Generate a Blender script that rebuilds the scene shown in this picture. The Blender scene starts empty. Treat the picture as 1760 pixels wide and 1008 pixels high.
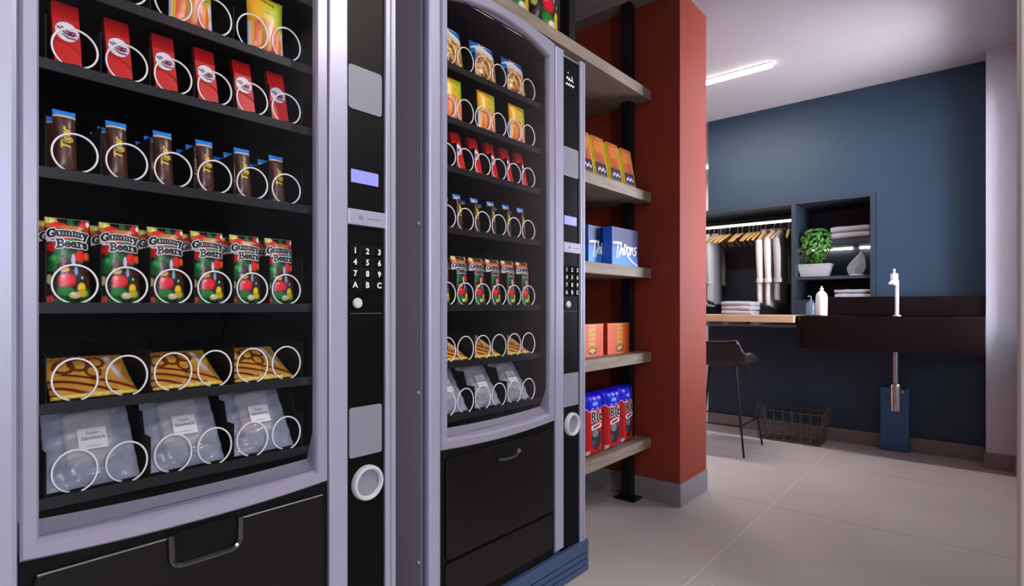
import bpy, bmesh, math, random
from math import sin, cos, pi, radians
from mathutils import Vector, Matrix
random.seed(7)
SC = bpy.context.scene
COL = SC.collection

# ------------------------------------------------------------------ camera
cam_d = bpy.data.cameras.new('camera'); cam = bpy.data.objects.new('camera', cam_d); COL.objects.link(cam)
cam.location = (0, 0, 0.948); cam.rotation_euler = (radians(90), 0, radians(40.6))
cam_d.sensor_width = 36.0; cam_d.lens = 945.0 / 1760.0 * 36.0; cam_d.shift_y = 24.0 / 1760.0
cam_d.clip_start = 0.01
SC.camera = cam
# ------------------------------------------------------------------ world (overcast daylight through the windows)
W = bpy.data.worlds.new('world'); SC.world = W; W.use_nodes = True
bg = W.node_tree.nodes['Background']; bg.inputs[0].default_value = (0.86, 0.90, 1.0, 1); bg.inputs[1].default_value = 26.0
SC.view_settings.view_transform = 'Standard'; SC.view_settings.look = 'None'
SC.view_settings.exposure = 0.2; SC.view_settings.gamma = 1.0; SC.view_settings.use_curve_mapping = False
SC.cycles.use_denoising = True
SC.cycles.max_bounces = 8; SC.cycles.diffuse_bounces = 4; SC.cycles.transparent_max_bounces = 12
SC.cycles.sample_clamp_indirect = 6.0
def portal(name, loc, rot, sx, sy):
    l = bpy.data.lights.new(name, 'AREA'); l.shape = 'RECTANGLE'; l.size = sx; l.size_y = sy; l.cycles.is_portal = True
    o = bpy.data.objects.new(name, l); o.location = loc; o.rotation_euler = rot; COL.objects.link(o)
portal('daylight_portal_far', (0.27, 3.70, 1.45), (0, radians(90), 0), 1.5, 0.96)
portal('daylight_portal_near', (2.52, -0.15, 1.5), (0, radians(90), 0), 1.2, 0.7)

# ------------------------------------------------------------------ colour / material helpers
def lin(c):
    c = c / 255.0
    return c / 12.92 if c <= 0.04045 else ((c + 0.055) / 1.055) ** 2.4
def L3(rgb): return (lin(rgb[0]), lin(rgb[1]), lin(rgb[2]))
MATS = {}
def mat(name, rgb, rough=0.5, metal=0.0, noise=0.0, nscale=20.0, bump=0.0, bscale=None, stretch=None, spec=None, coat=0.0, emit=None, estr=0.0):
    if name in MATS: return MATS[name]
    m = bpy.data.materials.new(name); m.use_nodes = True; MATS[name] = m
    nt = m.node_tree; b = nt.nodes['Principled BSDF']
    c = L3(rgb)
    b.inputs['Base Color'].default_value = (*c, 1); b.inputs['Roughness'].default_value = rough; b.inputs['Metallic'].default_value = metal
    if spec is not None: b.inputs['Specular IOR Level'].default_value = spec
    if coat: b.inputs['Coat Weight'].default_value = coat; b.inputs['Coat Roughness'].default_value = 0.08
    if emit is not None:
        b.inputs['Emission Color'].default_value = (*L3(emit), 1); b.inputs['Emission Strength'].default_value = estr
    if noise or bump:
        tc = nt.nodes.new('ShaderNodeTexCoord'); mp = nt.nodes.new('ShaderNodeMapping')
        if stretch: mp.inputs['Scale'].default_value = stretch
        nt.links.new(tc.outputs['Object'], mp.inputs['Vector'])
        n = nt.nodes.new('ShaderNodeTexNoise'); n.inputs['Scale'].default_value = nscale; n.inputs['Detail'].default_value = 6
        nt.links.new(mp.outputs['Vector'], n.inputs['Vector'])
        if noise:
            r = nt.nodes.new('ShaderNodeValToRGB')
            r.color_ramp.elements[0].position = 0.3; r.color_ramp.elements[1].position = 0.7
            r.color_ramp.elements[0].color = (c[0]*(1-noise), c[1]*(1-noise), c[2]*(1-noise), 1)
            r.color_ramp.elements[1].color = (min(1, c[0]*(1+noise)), min(1, c[1]*(1+noise)), min(1, c[2]*(1+noise)), 1)
            nt.links.new(n.outputs['Fac'], r.inputs['Fac']); nt.links.new(r.outputs['Color'], b.inputs['Base Color'])
        if bump:
            n2 = n
            if bscale:
                n2 = nt.nodes.new('ShaderNodeTexNoise'); n2.inputs['Scale'].default_value = bscale; n2.inputs['Detail'].default_value = 4
                nt.links.new(mp.outputs['Vector'], n2.inputs['Vector'])
            bp = nt.nodes.new('ShaderNodeBump'); bp.inputs['Strength'].default_value = bump; bp.inputs['Distance'].default_value = 0.01
            nt.links.new(n2.outputs['Fac'], bp.inputs['Height']); nt.links.new(bp.outputs['Normal'], b.inputs['Normal'])
    return m
def print_mat(name, rough=0.35, bump=0.0):
    if name in MATS: return MATS[name]
    m = bpy.data.materials.new(name); m.use_nodes = True; MATS[name] = m
    nt = m.node_tree; b = nt.nodes['Principled BSDF']
    a = nt.nodes.new('ShaderNodeVertexColor'); a.layer_name = 'print'
    nt.links.new(a.outputs['Color'], b.inputs['Base Color']); b.inputs['Roughness'].default_value = rough
    if bump:
        n = nt.nodes.new('ShaderNodeTexNoise'); n.inputs['Scale'].default_value = 45; n.inputs['Detail'].default_value = 3
        tc = nt.nodes.new('ShaderNodeTexCoord'); nt.links.new(tc.outputs['Object'], n.inputs['Vector'])
        bp = nt.nodes.new('ShaderNodeBump'); bp.inputs['Strength'].default_value = bump; bp.inputs['Distance'].default_value = 0.01
        nt.links.new(n.outputs['Fac'], bp.inputs['Height']); nt.links.new(bp.outputs['Normal'], b.inputs['Normal'])
    return m
def glass_mat(name, tint=(1, 1, 1), refl=0.04, rough=0.02):
    if name in MATS: return MATS[name]
    m = bpy.data.materials.new(name); m.use_nodes = True; MATS[name] = m
    nt = m.node_tree; nt.nodes.remove(nt.nodes['Principled BSDF'])
    o = nt.nodes['Material Output']; t = nt.nodes.new('ShaderNodeBsdfTransparent'); g = nt.nodes.new('ShaderNodeBsdfGlossy')
    t.inputs[0].default_value = (*tint, 1); g.inputs['Roughness'].default_value = rough
    fr = nt.nodes.new('ShaderNodeFresnel'); fr.inputs['IOR'].default_value = 1.0 + refl * 5.0
    mx = nt.nodes.new('ShaderNodeMixShader')
    nt.links.new(fr.outputs[0], mx.inputs[0]); nt.links.new(t.outputs[0], mx.inputs[1]); nt.links.new(g.outputs[0], mx.inputs[2])
    nt.links.new(mx.outputs[0], o.inputs[0])
    return m
def film_mat(name, rgb, alpha, rough=0.2, bump=0.6, crease=0.0):
    m = bpy.data.materials.new(name); m.use_nodes = True; MATS[name] = m
    nt = m.node_tree; b = nt.nodes['Principled BSDF']; b.inputs['Base Color'].default_value = (*L3(rgb), 1)
    b.inputs['Roughness'].default_value = rough; b.inputs['Alpha'].default_value = alpha
    n = nt.nodes.new('ShaderNodeTexNoise'); n.inputs['Scale'].default_value = 14; n.inputs['Detail'].default_value = 2
    n.inputs['Distortion'].default_value = 0.8
    tc = nt.nodes.new('ShaderNodeTexCoord'); nt.links.new(tc.outputs['Object'], n.inputs['Vector'])
    bp = nt.nodes.new('ShaderNodeBump'); bp.inputs['Strength'].default_value = bump; bp.inputs['Distance'].default_value = 0.014
    nt.links.new(n.outputs['Fac'], bp.inputs['Height']); nt.links.new(bp.outputs['Normal'], b.inputs['Normal'])
    if crease:
        mr = nt.nodes.new('ShaderNodeMapRange'); mr.inputs['From Min'].default_value = 0.35; mr.inputs['From Max'].default_value = 0.68
        mr.inputs['To Min'].default_value = alpha*(1-crease); mr.inputs['To Max'].default_value = min(1, alpha*(1+crease))
        nt.links.new(n.outputs['Fac'], mr.inputs['Value']); nt.links.new(mr.outputs[0], b.inputs['Alpha'])
    return m
def emit_mat(name, rgb, strength):
    return mat(name, (255, 255, 255), emit=rgb, estr=strength)

# ------------------------------------------------------------------ mesh builder
class MB:
    def __init__(s): s.v = []; s.f = []; s.c = None
    def box(s, x0, x1, y0, y1, z0, z1):
        b = len(s.v)
        s.v += [(x0,y0,z0),(x1,y0,z0),(x1,y1,z0),(x0,y1,z0),(x0,y0,z1),(x1,y0,z1),(x1,y1,z1),(x0,y1,z1)]
        s.f += [tuple(b+i for i in q) for q in ((3,2,1,0),(4,5,6,7),(0,1,5,4),(1,2,6,5),(2,3,7,6),(3,0,4,7))]
        return s
    def loft(s, loops, cap0=True, cap1=True, closed=True):
        n = len(loops[0]); b = len(s.v)
        for l in loops: s.v += [tuple(p) for p in l]
        for i in range(len(loops)-1):
            for j in range(n if closed else n-1):
                k = (j+1) % n
                s.f.append((b+i*n+j, b+i*n+k, b+(i+1)*n+k, b+(i+1)*n+j))
        if cap0: s.f.append(tuple(b+j for j in reversed(range(n))))
        if cap1: s.f.append(tuple(b+(len(loops)-1)*n+j for j in range(n)))
        return s
    def tube(s, pts, r, seg=8, closed=False):
        pts = [Vector(p) for p in pts]; n = len(pts); loops = []
        rr = r if isinstance(r, (list, tuple)) else [r]*n
        up = Vector((0, 0, 1)); prev = None
        for i, p in enumerate(pts):
            if closed: t = (pts[(i+1) % n] - pts[i-1])
            else: t = pts[min(i+1, n-1)] - pts[max(i-1, 0)]
            t.normalize()
            if prev is None:
                a = up if abs(t.dot(up)) < 0.95 else Vector((1, 0, 0))
                u = t.cross(a).normalized()
            else:
                u = (prev - t * prev.dot(t)); u.normalize()
            prev = u; w = t.cross(u)
            loops.append([p + (u*cos(2*pi*k/seg) + w*sin(2*pi*k/seg)) * rr[i] for k in range(seg)])
        if closed: loops.append(loops[0]); return s.loft(loops, False, False)
        return s.loft(loops)
    def lathe(s, prof, o=(0,0,0), axis='z', seg=20, caps=True):
        loops = []
        for (r, h) in prof:
            l = []
            for k in range(seg):
                a = 2*pi*k/seg
                if axis == 'z': q = (o[0]+r*cos(a), o[1]+r*sin(a), o[2]+h)
                elif axis == 'x': q = (o[0]+h, o[1]+r*cos(a), o[2]+r*sin(a))
                else: q = (o[0]+r*sin(a), o[1]+h, o[2]+r*cos(a))
                l.append(q)
            loops.append(l)
        return s.loft(loops, caps, caps)
    def prism(s, poly, axis, a0, a1):
        def P(p, a):
            return (a, p[0], p[1]) if axis == 'x' else ((p[0], a, p[1]) if axis == 'y' else (p[0], p[1], a))
        return s.loft([[P(p, a0) for p in poly], [P(p, a1) for p in poly]])
    def grid(s, fn, nu, nv, col=None):
        b = len(s.v)
        for j in range(nv+1):
            for i in range(nu+1):
                s.v.append(fn(i/nu, j/nv))
        for j in range(nv):
            for i in range(nu):
                a = b + j*(nu+1) + i
                s.f.append((a, a+1, a+nu+2, a+nu+1))
        if col:
            if s.c is None: s.c = {}
            for j in range(nv+1):
                for i in range(nu+1): s.c[b + j*(nu+1)+i] = col(i/nu, j/nv)
        return s
    def strokes(s, polys, w, x=0.0):
        """flat lettering strokes in the y-z plane at depth x"""
        for k, pl in enumerate(polys):
            for (a, b2) in zip(pl[:-1], pl[1:]):
                dx, dy = b2[0]-a[0], b2[1]-a[1]; l = math.hypot(dx, dy) or 1e-9
                nx, ny = -dy/l*w/2, dx/l*w/2; b = len(s.v)
                s.v += [(x, a[0]-nx, a[1]-ny), (x, b2[0]-nx, b2[1]-ny), (x, b2[0]+nx, b2[1]+ny), (x, a[0]+nx, a[1]+ny)]
                s.f.append((b, b+1, b+2, b+3))
            for p in pl:
                b = len(s.v)
                s.v += [(x, p[0]+w/2*cos(q*pi/4), p[1]+w/2*sin(q*pi/4)) for q in range(8)]
                s.f.append(tuple(b+q for q in range(8)))
        return s
    def mesh(s, name, m=None, smooth=False, angle=35):
        me = bpy.data.meshes.new(name); me.from_pydata(s.v, [], s.f)
        if s.c is not None:
            at = me.color_attributes.new('print', 'FLOAT_COLOR', 'POINT')
            vals = []
            for i in range(len(s.v)):
                c = s.c.get(i, (120, 120, 120)); vals += [lin(max(0,min(255,c[0]))), lin(max(0,min(255,c[1]))), lin(max(0,min(255,c[2]))), 1.0]
            at.data.foreach_set('color', vals)
        if m: me.materials.append(m)
        bm = bmesh.new(); bm.from_mesh(me); bmesh.ops.recalc_face_normals(bm, faces=bm.faces); bm.to_mesh(me); bm.free()
        if smooth:
            me.polygons.foreach_set('use_smooth', [True]*len(me.polygons))
            try: me.set_sharp_from_angle(angle=radians(angle))
            except Exception: pass
        me.update()
        return me
def put(name, me, parent=None, loc=(0,0,0), rot=(0,0,0), bevel=0.0, seg=2):
    o = bpy.data.objects.new(name, me); COL.objects.link(o)
    o.location = loc; o.rotation_euler = rot
    if parent: o.parent = parent
    if bevel:
        md = o.modifiers.new('bevel', 'BEVEL'); md.width = bevel; md.segments = seg; md.limit_method = 'ANGLE'; md.angle_limit = radians(40)
    return o
def empty(name, loc=(0,0,0), rot=(0,0,0)):
    o = bpy.data.objects.new(name, None); COL.objects.link(o); o.location = loc; o.rotation_euler = rot; o.empty_display_size = 0.05
    return o
def tag(o, label, cat, group=None):
    o['label'] = label; o['category'] = cat
    if group: o['group'] = group
    return o
def struct(o): o['kind'] = 'structure'; return o
def B(name, m, x0, x1, y0, y1, z0, z1, parent=None, bevel=0.0, seg=2):
    """box whose origin is its own base centre"""
    cx, cy = (x0+x1)/2, (y0+y1)/2
    me = MB().box(x0-cx, x1-cx, y0-cy, y1-cy, 0, z1-z0).mesh(name, m)
    return put(name, me, parent, (cx, cy, z0), bevel=bevel, seg=seg)
def copy_tree(o, parent=None, loc=None, rot=None):
    c = o.copy(); COL.objects.link(c)
    if parent is not None: c.parent = parent
    if loc is not None: c.location = loc
    if rot is not None: c.rotation_euler = rot
    for ch in o.children:
        copy_tree(ch, c)
    return c
TXT = {}
def text2d(body, size, bold=0.0, shear=0.0, spacing=1.0):
    key = (body, size, bold, shear, spacing)
    if key in TXT: return TXT[key]
    cu = bpy.data.curves.new('t', 'FONT'); cu.body = body; cu.size = size; cu.align_x = 'CENTER'; cu.align_y = 'CENTER'
    cu.offset = bold; cu.shear = shear; cu.resolution_u = 3; cu.space_character = spacing
    ob = bpy.data.objects.new('t', cu); COL.objects.link(ob)
    dg = bpy.context.evaluated_depsgraph_get(); dg.update()
    me = bpy.data.meshes.new_from_object(ob.evaluated_get(dg))
    vs = [(v.co.x, v.co.y) for v in me.vertices]; fs = [tuple(p.vertices) for p in me.polygons]
    bpy.data.objects.remove(ob); bpy.data.meshes.remove(me); bpy.data.curves.remove(cu)
    TXT[key] = (vs, fs); return TXT[key]
def text_mesh(name, body, size, m, fn, **k):
    """fn maps 2-d text coordinates to a 3-d point on the surface"""
    vs, fs = text2d(body, size, **k)
    mb = MB(); mb.v = [fn(a, b) for a, b in vs]; mb.f = fs
    me = bpy.data.meshes.new(name); me.from_pydata(mb.v, [], mb.f); me.materials.append(m); me.update()
    return me

# ------------------------------------------------------------------ materials
M_floor = mat('floor_tile', (190, 183, 180), 0.42, noise=0.07, nscale=2.2, bump=0.02, bscale=60)
M_grout = mat('floor_grout', (215, 211, 208), 0.7)
M_ceil = mat('ceiling_paint', (176, 170, 176), 0.9)
M_white = mat('white_paint', (192, 192, 202), 0.7)
M_pink = mat('warm_white_paint', (196, 184, 184), 0.6)
M_rust = mat('rust_paint', (152, 55, 34), 0.65, noise=0.04, nscale=3)
M_blue = mat('petrol_blue_paint', (27, 52, 72), 0.55, noise=0.04, nscale=2)
M_gray = mat('gray_skirting', (150, 148, 152), 0.55, noise=0.05, nscale=6)
M_skirt = mat('taupe_skirting', (128, 120, 118), 0.55, noise=0.05, nscale=6)
M_taupe = mat('taupe_shade', (150, 136, 130), 0.7)
M_silver = mat('silver_paint', (174, 175, 199), 0.38, metal=0.25)
M_silver2 = mat('silver_door', (166, 163, 186), 0.34, metal=0.25)
M_side = mat('gray_side_panel', (158, 152, 166), 0.5, metal=0.1)
M_black = mat('black_gloss', (8, 8, 8), 0.45, spec=0.12)
M_handle = mat('polished_black', (20, 20, 22), 0.12, spec=1.0, coat=1.0)
M_blackm = mat('black_matt', (7, 7, 8), 0.75, spec=0.2)
M_brownblack = mat('brown_black_flap', (13, 10, 9), 0.32, spec=0.3)
M_tray = mat('tray_black', (6, 6, 7), 0.8, spec=0.1)
M_lip = mat('tray_lip_slate', (20, 22, 29), 0.45, spec=0.25)
M_divider = mat('divider_dark', (9, 9, 11), 0.6, spec=0.2)
M_dedge = mat('divider_edge', (52, 54, 58), 0.4)
M_coil = mat('white_coil', (240, 240, 244), 0.35)
M_chrome = mat('chrome', (210, 210, 214), 0.15, metal=1.0)
M_plate = mat('gray_plate', (138, 138, 152), 0.45)
M_display = mat('lavender_display', (140, 140, 215), 0.3, emit=(140, 140, 225), estr=0.35)
M_wht = mat('white_plastic', (212, 212, 222), 0.4)
M_ink = mat('white_ink', (240, 240, 240), 0.5)
M_kick = mat('steel_blue_kick', (62, 84, 122), 0.45)
M_oak = mat('pale_oak', (146, 131, 117), 0.55, noise=0.22, nscale=5, stretch=(9, 1.2, 9), bump=0.05)
M_post = mat('black_steel', (22, 23, 27), 0.4, metal=0.3)
M_deskwood = mat('desk_oak', (196, 166, 132), 0.5, noise=0.12, nscale=5, stretch=(1.2, 9, 9))
M_wine = mat('wine_lacquer', (19, 6, 7), 0.45, spec=0.15, noise=0.05, nscale=4)
M_navy = mat('navy_melamine', (32, 46, 60), 0.55)
M_navy2 = mat('navy_edge', (36, 48, 60), 0.5)
M_bluebox = mat('blue_box', (44, 88, 128), 0.45)
M_shell = mat('brown_shell', (32, 24, 24), 0.5)
M_leg = mat('black_leg', (10, 10, 11), 0.4)
M_wire = mat('bronze_wire', (84, 72, 66), 0.45, metal=0.4)
M_hang = mat('hanger_wood', (196, 152, 96), 0.5)
M_shirt = mat('shirt_cloth', (194, 190, 186), 0.85, bump=0.12, nscale=30)
M_shirt2 = mat('shirt_cloth_grey', (146, 144, 146), 0.85, bump=0.12, nscale=30)
M_towel = mat('towel_cloth', (164, 162, 172), 0.95, bump=0.25, nscale=90)
M_leaf = mat('leaf_green', (62, 112, 42), 0.5, noise=0.45, nscale=30)
M_stem = mat('stem_green', (60, 88, 40), 0.6)
M_pot = mat('pot_white', (166, 164, 170), 0.5)
M_soil = mat('soil', (50, 38, 30), 0.9)
M_print = print_mat('packaging_print', 0.32, 0.12)
M_printbox = print_mat('carton_print', 0.4)
M_lampon = emit_mat('lamp_diffuser', (255, 246, 236), 14.0)
M_led = emit_mat('cabinet_led', (240, 240, 255), 1.9)
M_ledw = emit_mat('warm_led', (255, 240, 224), 12.0)
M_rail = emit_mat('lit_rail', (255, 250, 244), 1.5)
M_glass = glass_mat('clear_glass')

# ------------------------------------------------------------------ the room
CZ = 2.456
XF = -1.09     # plane of the machine fronts and of the column face
# floor slab with separate tiles
fl = struct(B('floor', M_grout, -3.4, 2.5, -3.2, 6.6, -0.06, -0.0015))
T = 0.925; tile_me = {}
def tile(x0, x1, y0, y1):
    g = 0.0032
    k = (round(x1-x0, 3), round(y1-y0, 3))
    if k not in tile_me:
        hx, hy = (x1-x0)/2-g, (y1-y0)/2-g
        tile_me[k] = MB().box(-hx, hx, -hy, hy, -0.0015, 0.0).mesh('tile', M_floor)
    put('tile', tile_me[k], fl, ((x0+x1)/2-fl.location.x, (y0+y1)/2-fl.location.y, -fl.location.z))
xs = [-3.4, -2.62, -1.695, -0.77, 0.155, 1.08, 2.005, 2.5]
ys = [-3.2, -2.76, -1.835, -0.91, 0.015, 0.94, 1.865, 2.79, 3.715, 4.64, 5.565, 6.6]
for a, b in zip(xs[:-1], xs[1:]):
    for c, d in zip(ys[:-1], ys[1:]): tile(a, b, c, d)
struct(B('ceiling', M_ceil, -3.4, 2.6, -3.2, 6.6, CZ, CZ+0.1))
struct(B('wall_left', M_rust, -2.12, -1.98, -3.2, 2.817, 0, CZ))
col_ = struct(B('wall_column', M_rust, -1.98, XF, 2.493, 2.817, 0, CZ))
bb = struct(put('baseboard_column', MB().box(-1.98, XF+0.006, 2.487, 2.493, 0, 0.107).box(XF, XF+0.006, 2.493, 2.823, 0, 0.107).mesh('baseboard_column', M_gray)))
struct(B('ceiling_shade_strip', M_taupe, -1.98, XF-0.02, 2.405, 2.493, CZ-0.012, CZ))  # taupe strip puts the shade along this ceiling edge into colour
# blue wall with the wardrobe niche cut out
YB = 4.44; ND = 0.50
wb = MB()
wb.box(-1.70, 0.05, YB, YB+ND+0.1, 1.732, CZ)
wb.box(-0.553, 0.05, YB, YB+ND+0.1, 0, 1.732)
wb.box(-1.70, -0.553, YB, YB+ND+0.1, 0, 0.84)
struct(put('wall_back', wb.mesh('wall_back', M_blue)))
struct(B('baseboard_back', M_skirt, -1.70, 0.02, YB-0.012, YB, 0, 0.093))
struct(B('wall_pillar', M_white, 0.012, 0.30, 4.27, 5.0, 0, CZ))
struct(put('baseboard_pillar', MB().box(0.002, 0.30, 4.258, 4.27, 0, 0.093).box(0.002, 0.012, 4.27, YB-0.012, 0, 0.093).mesh('baseboard_pillar', M_skirt)))
# right-hand wall with a window, door jamb near the camera
wr = MB()
wr.box(0.15, 0.30, 1.60, 3.22, 0, CZ); wr.box(0.15, 0.30, 4.18, 4.27, 0, CZ)
wr.box(0.15, 0.30, 3.22, 4.18, 0, 0.70); wr.box(0.15, 0.30, 3.22, 4.18, 2.20, CZ)
struct(put('wall_right', wr.mesh('wall_right', M_white)))
struct(B('baseboard_right', M_skirt, 0.138, 0.15, 1.60, 4.258, 0, 0.093))
def window(name, x, y0, y1, z0, z1):
    f = MB(); t = 0.05
    f.box(x, x+0.05, y0, y1, z0, z0+t).box(x, x+0.05, y0, y1, z1-t, z1).box(x, x+0.05, y0, y0+t, z0+t, z1-t).box(x, x+0.05, y1-t, y1, z0+t, z1-t)
    f.box(x, x+0.05, (y0+y1)/2-0.02, (y0+y1)/2+0.02, z0+t, z1-t)
    w = struct(put(name, f.mesh('window_frame', M_wht)))
    put('pane', MB().box(x+0.02, x+0.026, y0+t, y1-t, z0+t, z1-t).mesh('pane', M_glass), w)
window('window_1', 0.20, 3.22, 4.18, 0.70, 2.20)
struct(B('door_1', M_pink, 0.0547, 0.30, 1.50, 1.60, 0, CZ, bevel=0.004))
struct(B('wall_front', M_white, 0.30, 2.45, 1.50, 1.60, 0, CZ))
wn = MB()
wn.box(2.45, 2.6, 0.2, 1.6, 0, CZ); wn.box(2.45, 2.6, -3.2, -0.5, 0, CZ); wn.box(2.45, 2.6, -0.5, 0.2, 0, 0.9); wn.box(2.45, 2.6, -0.5, 0.2, 2.1, CZ)
struct(put('wall_street', wn.mesh('wall_street', M_white)))
window('window_2', 2.48, -0.5, 0.2, 0.9, 2.1)
struct(B('wall_rear', M_white, -2.12, 2.6, -3.35, -3.2, 0, CZ))
# passage beyond the blue wall's left end
struct(B('wall_passage', M_white, -3.4, -1.60, 6.5, 6.6, 0, CZ))
struct(B('wall_outer', M_white, -3.5, -3.4, 2.7, 6.6, 0, CZ))
struct(B('wall_inner', M_rust, -3.4, -2.12, 2.70, 2.817, 0, CZ))
struct(B('wall_closet', M_white, -1.70, -1.58, YB+ND+0.1, 6.5, 0, CZ))

def linear_lamp(x0, x1, y, label, w=0.035, turn=None, power=24.0):
    r = empty('linear_ceiling_lamp', ((x0+x1)/2, y, CZ))
    if turn: r.location.x = turn; r.location.y = y; r.rotation_euler.z = pi/2
    tag(r, label, 'ceiling lamp', 'linear ceiling lamps')
    L = (x1-x0)/2
    put('housing', MB().box(-L-0.006, L+0.006, -w/2-0.005, w/2+0.005, -0.006, 0).mesh('housing', M_wht), r)
    put('diffuser', MB().box(-L, L, -w/2, w/2, -0.024, -0.006).mesh('diffuser', M_lampon), r)
    l = bpy.data.lights.new('lamp_light', 'AREA'); l.shape = 'RECTANGLE'; l.size = 2*L; l.size_y = w; l.energy = power*2*L; l.color = (1.0, 0.93, 0.86)
    o = bpy.data.objects.new('lamp_light', l); o.location = (0, 0, -0.03); o.parent = r; COL.objects.link(o)
linear_lamp(-1.90, -0.995, 3.62, 'linear ceiling lamp running out from behind the rust column')
linear_lamp(-2.70, -2.00, 5.82, 'linear ceiling lamp deep in the passage beside the blue wall')
linear_lamp(-0.6, 0.6, -0.1, 'added unseen ceiling light across from the near vending machine', turn=1.0, power=9.0)  # added lamp out of view, brightens the machine fronts
linear_lamp(0.15, 0.26, 1.44, 'added unseen ceiling light close to the door jamb', w=0.09, power=200.0)  # added out of view, lights the machine fronts but not the column's front face

# ------------------------------------------------------------------ packaging
def blob(u, v, cx, cy, rx, ry): return ((u-cx)/rx)**2 + ((v-cy)/ry)**2
def mix(a, b, t): t = max(0, min(1, t)); return tuple(a[i]+(b[i]-a[i])*t for i in range(3))
def hsh(a, b):
    x = sin(a*127.1+b*311.7)*43758.5453; return x-math.floor(x)
def vnoise(u, v):
    i, j = math.floor(u), math.floor(v); a, b = u-i, v-j; a = a*a*(3-2*a); b = b*b*(3-2*b)
    return (hsh(i, j)*(1-a)+hsh(i+1, j)*a)*(1-b)+(hsh(i, j+1)*(1-a)+hsh(i+1, j+1)*a)*b
GUM = [(.10,.95,.17,.07,(205,190,90)),(.14,.95,.07,.04,(235,225,120)),(.38,.96,.12,.05,(10,14,20)),(.56,.95,.09,.045,(20,105,45)),(.70,.94,.08,.05,(12,14,22)),(.86,.93,.11,.06,(200,25,35)),(.955,.945,.05,.035,(240,225,215)),
 (.27,.905,.19,.04,(225,25,25)),(.58,.885,.32,.028,(200,110,35)),(.95,.86,.08,.05,(195,30,40)),(.05,.90,.08,.03,(190,110,50)),
 (.12,.645,.13,.055,(200,25,30)),(.30,.59,.14,.045,(20,110,50)),(.18,.505,.14,.06,(25,125,50)),(.15,.515,.05,.03,(60,170,80)),(.45,.545,.09,.035,(15,90,45)),(.38,.49,.09,.035,(95,25,25)),
 (.58,.50,.05,.075,(205,190,215)),(.75,.545,.135,.07,(225,30,35)),(.93,.55,.09,.05,(225,110,30)),(.10,.40,.1,.05,(15,95,45)),(.93,.45,.12,.04,(14,20,35)),
 (.37,.385,.13,.035,(225,165,60)),(.64,.37,.045,.06,(150,170,215)),(.80,.37,.10,.03,(90,20,30)),(.05,.27,.06,.06,(200,190,120)),(.95,.24,.10,.06,(110,25,30)),
 (.43,.265,.21,.075,(228,20,45)),(.34,.30,.06,.02,(245,120,140)),(.40,.20,.18,.02,(190,20,40)),(.76,.30,.11,.05,(12,60,35)),(.785,.292,.025,.018,(235,245,240)),
 (.42,.125,.20,.055,(25,125,45)),(.90,.12,.10,.05,(15,100,55)),(.77,.17,.10,.065,(235,205,25)),(.80,.11,.13,.05,(205,175,30)),(.62,.085,.14,.04,(215,200,150)),(.58,.10,.07,.02,(235,225,200)),
 (.06,.03,.12,.05,(200,60,50)),(.30,.03,.14,.03,(20,130,60)),(.85,.03,.14,.03,(20,90,40))]
def p_gummy(u, v):
    c = (16, 20, 18)
    n = vnoise(u*7, v*14)
    if n > .62: c = (15, 75, 35)
    elif n < .25: c = (80, 20, 20)
    for (cx, cy, rx, ry, k) in GUM:
        d = blob(u, v, cx, cy, rx, ry)
        if d < 1: c = mix(k, tuple(q*.6 for q in k), max(0, d-.5))
    zc = .80-.10*(u-.35)**2*1.5
    if abs(v-(zc-.055)) < .012 and u > .22: c = (30, 120, 60)
    if u < .2 and abs(v-.74) < .03: c = (225, 225, 225)
    if .1 < u < .55 and abs(v-(.728+.05*u)) < .010: c = (215, 40, 40)
    if v < .008 or v > .994: c = (200, 190, 180)
    return c
def p_red(u, v):
    c = (196, 14, 20)
    if v > .93: c = (176, 10, 16)
    d = ((u-.52)/.43)**2 + ((v-.56)/.150)**2
    if d < 1.12: c = (120, 12, 40)
    if d < 1.0:
        c = (226, 224, 240)
        w = (v-.56)/.150+ (u-.52)*.9
        for (w0, t, a, b) in ((.22, .10, .30, .86), (-.10, .11, .16, .80), (-.42, .10, .34, .84), (.02, .06, .5, .9)):
            if abs(w-w0-.12*sin(u*9)) < t and a < u < b: c = (110, 20, 60)
    return c
def p_tiger(u, v):
    c = (74, 40, 32)
    if v < .07: c = (96, 66, 62)
    if v > .90: c = (46, 134, 236)
    elif v > .875: c = (222, 200, 150)
    return c
def p_yellow(u, v):
    top = mix((246, 178, 34), (164, 192, 34), min(1, max(0, (u-.15)*1.3)))
    c = top
    arch = .56-1.1*(u-.42)**2
    if v < arch+.03: c = (214, 150, 40)
    if v < arch:
        t = .5+.5*sin(u*26+.8*sin(v*9))
        c = mix((226, 96, 58), (236, 160, 78), t*t)
        if abs(u-.42) < .07 and v > .18: c = (190, 140, 60)
        if .55 < u < .60 and v > .1: c = (236, 180, 190)
    if v < .50 and (u < .075 or u > .90-.1*v): c = mix((232, 222, 246), (240, 190, 90), .5+.5*sin(v*30)) if (u > .07 and u < .93) else (226, 216, 240)
    if .06 < u < .12 and v < .5: c = (240, 190, 50)
    w = .845+.05*sin(u*5)
    if .34 < u < .70 and abs(v-(.90-.14*(u-.34))) < .018+.01*sin(u*60): c = (96, 80, 20)
    if .40 < u < .66 and abs(v-(.70-.05*(u-.34))) < .008: c = (150, 140, 50)
    return c
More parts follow.
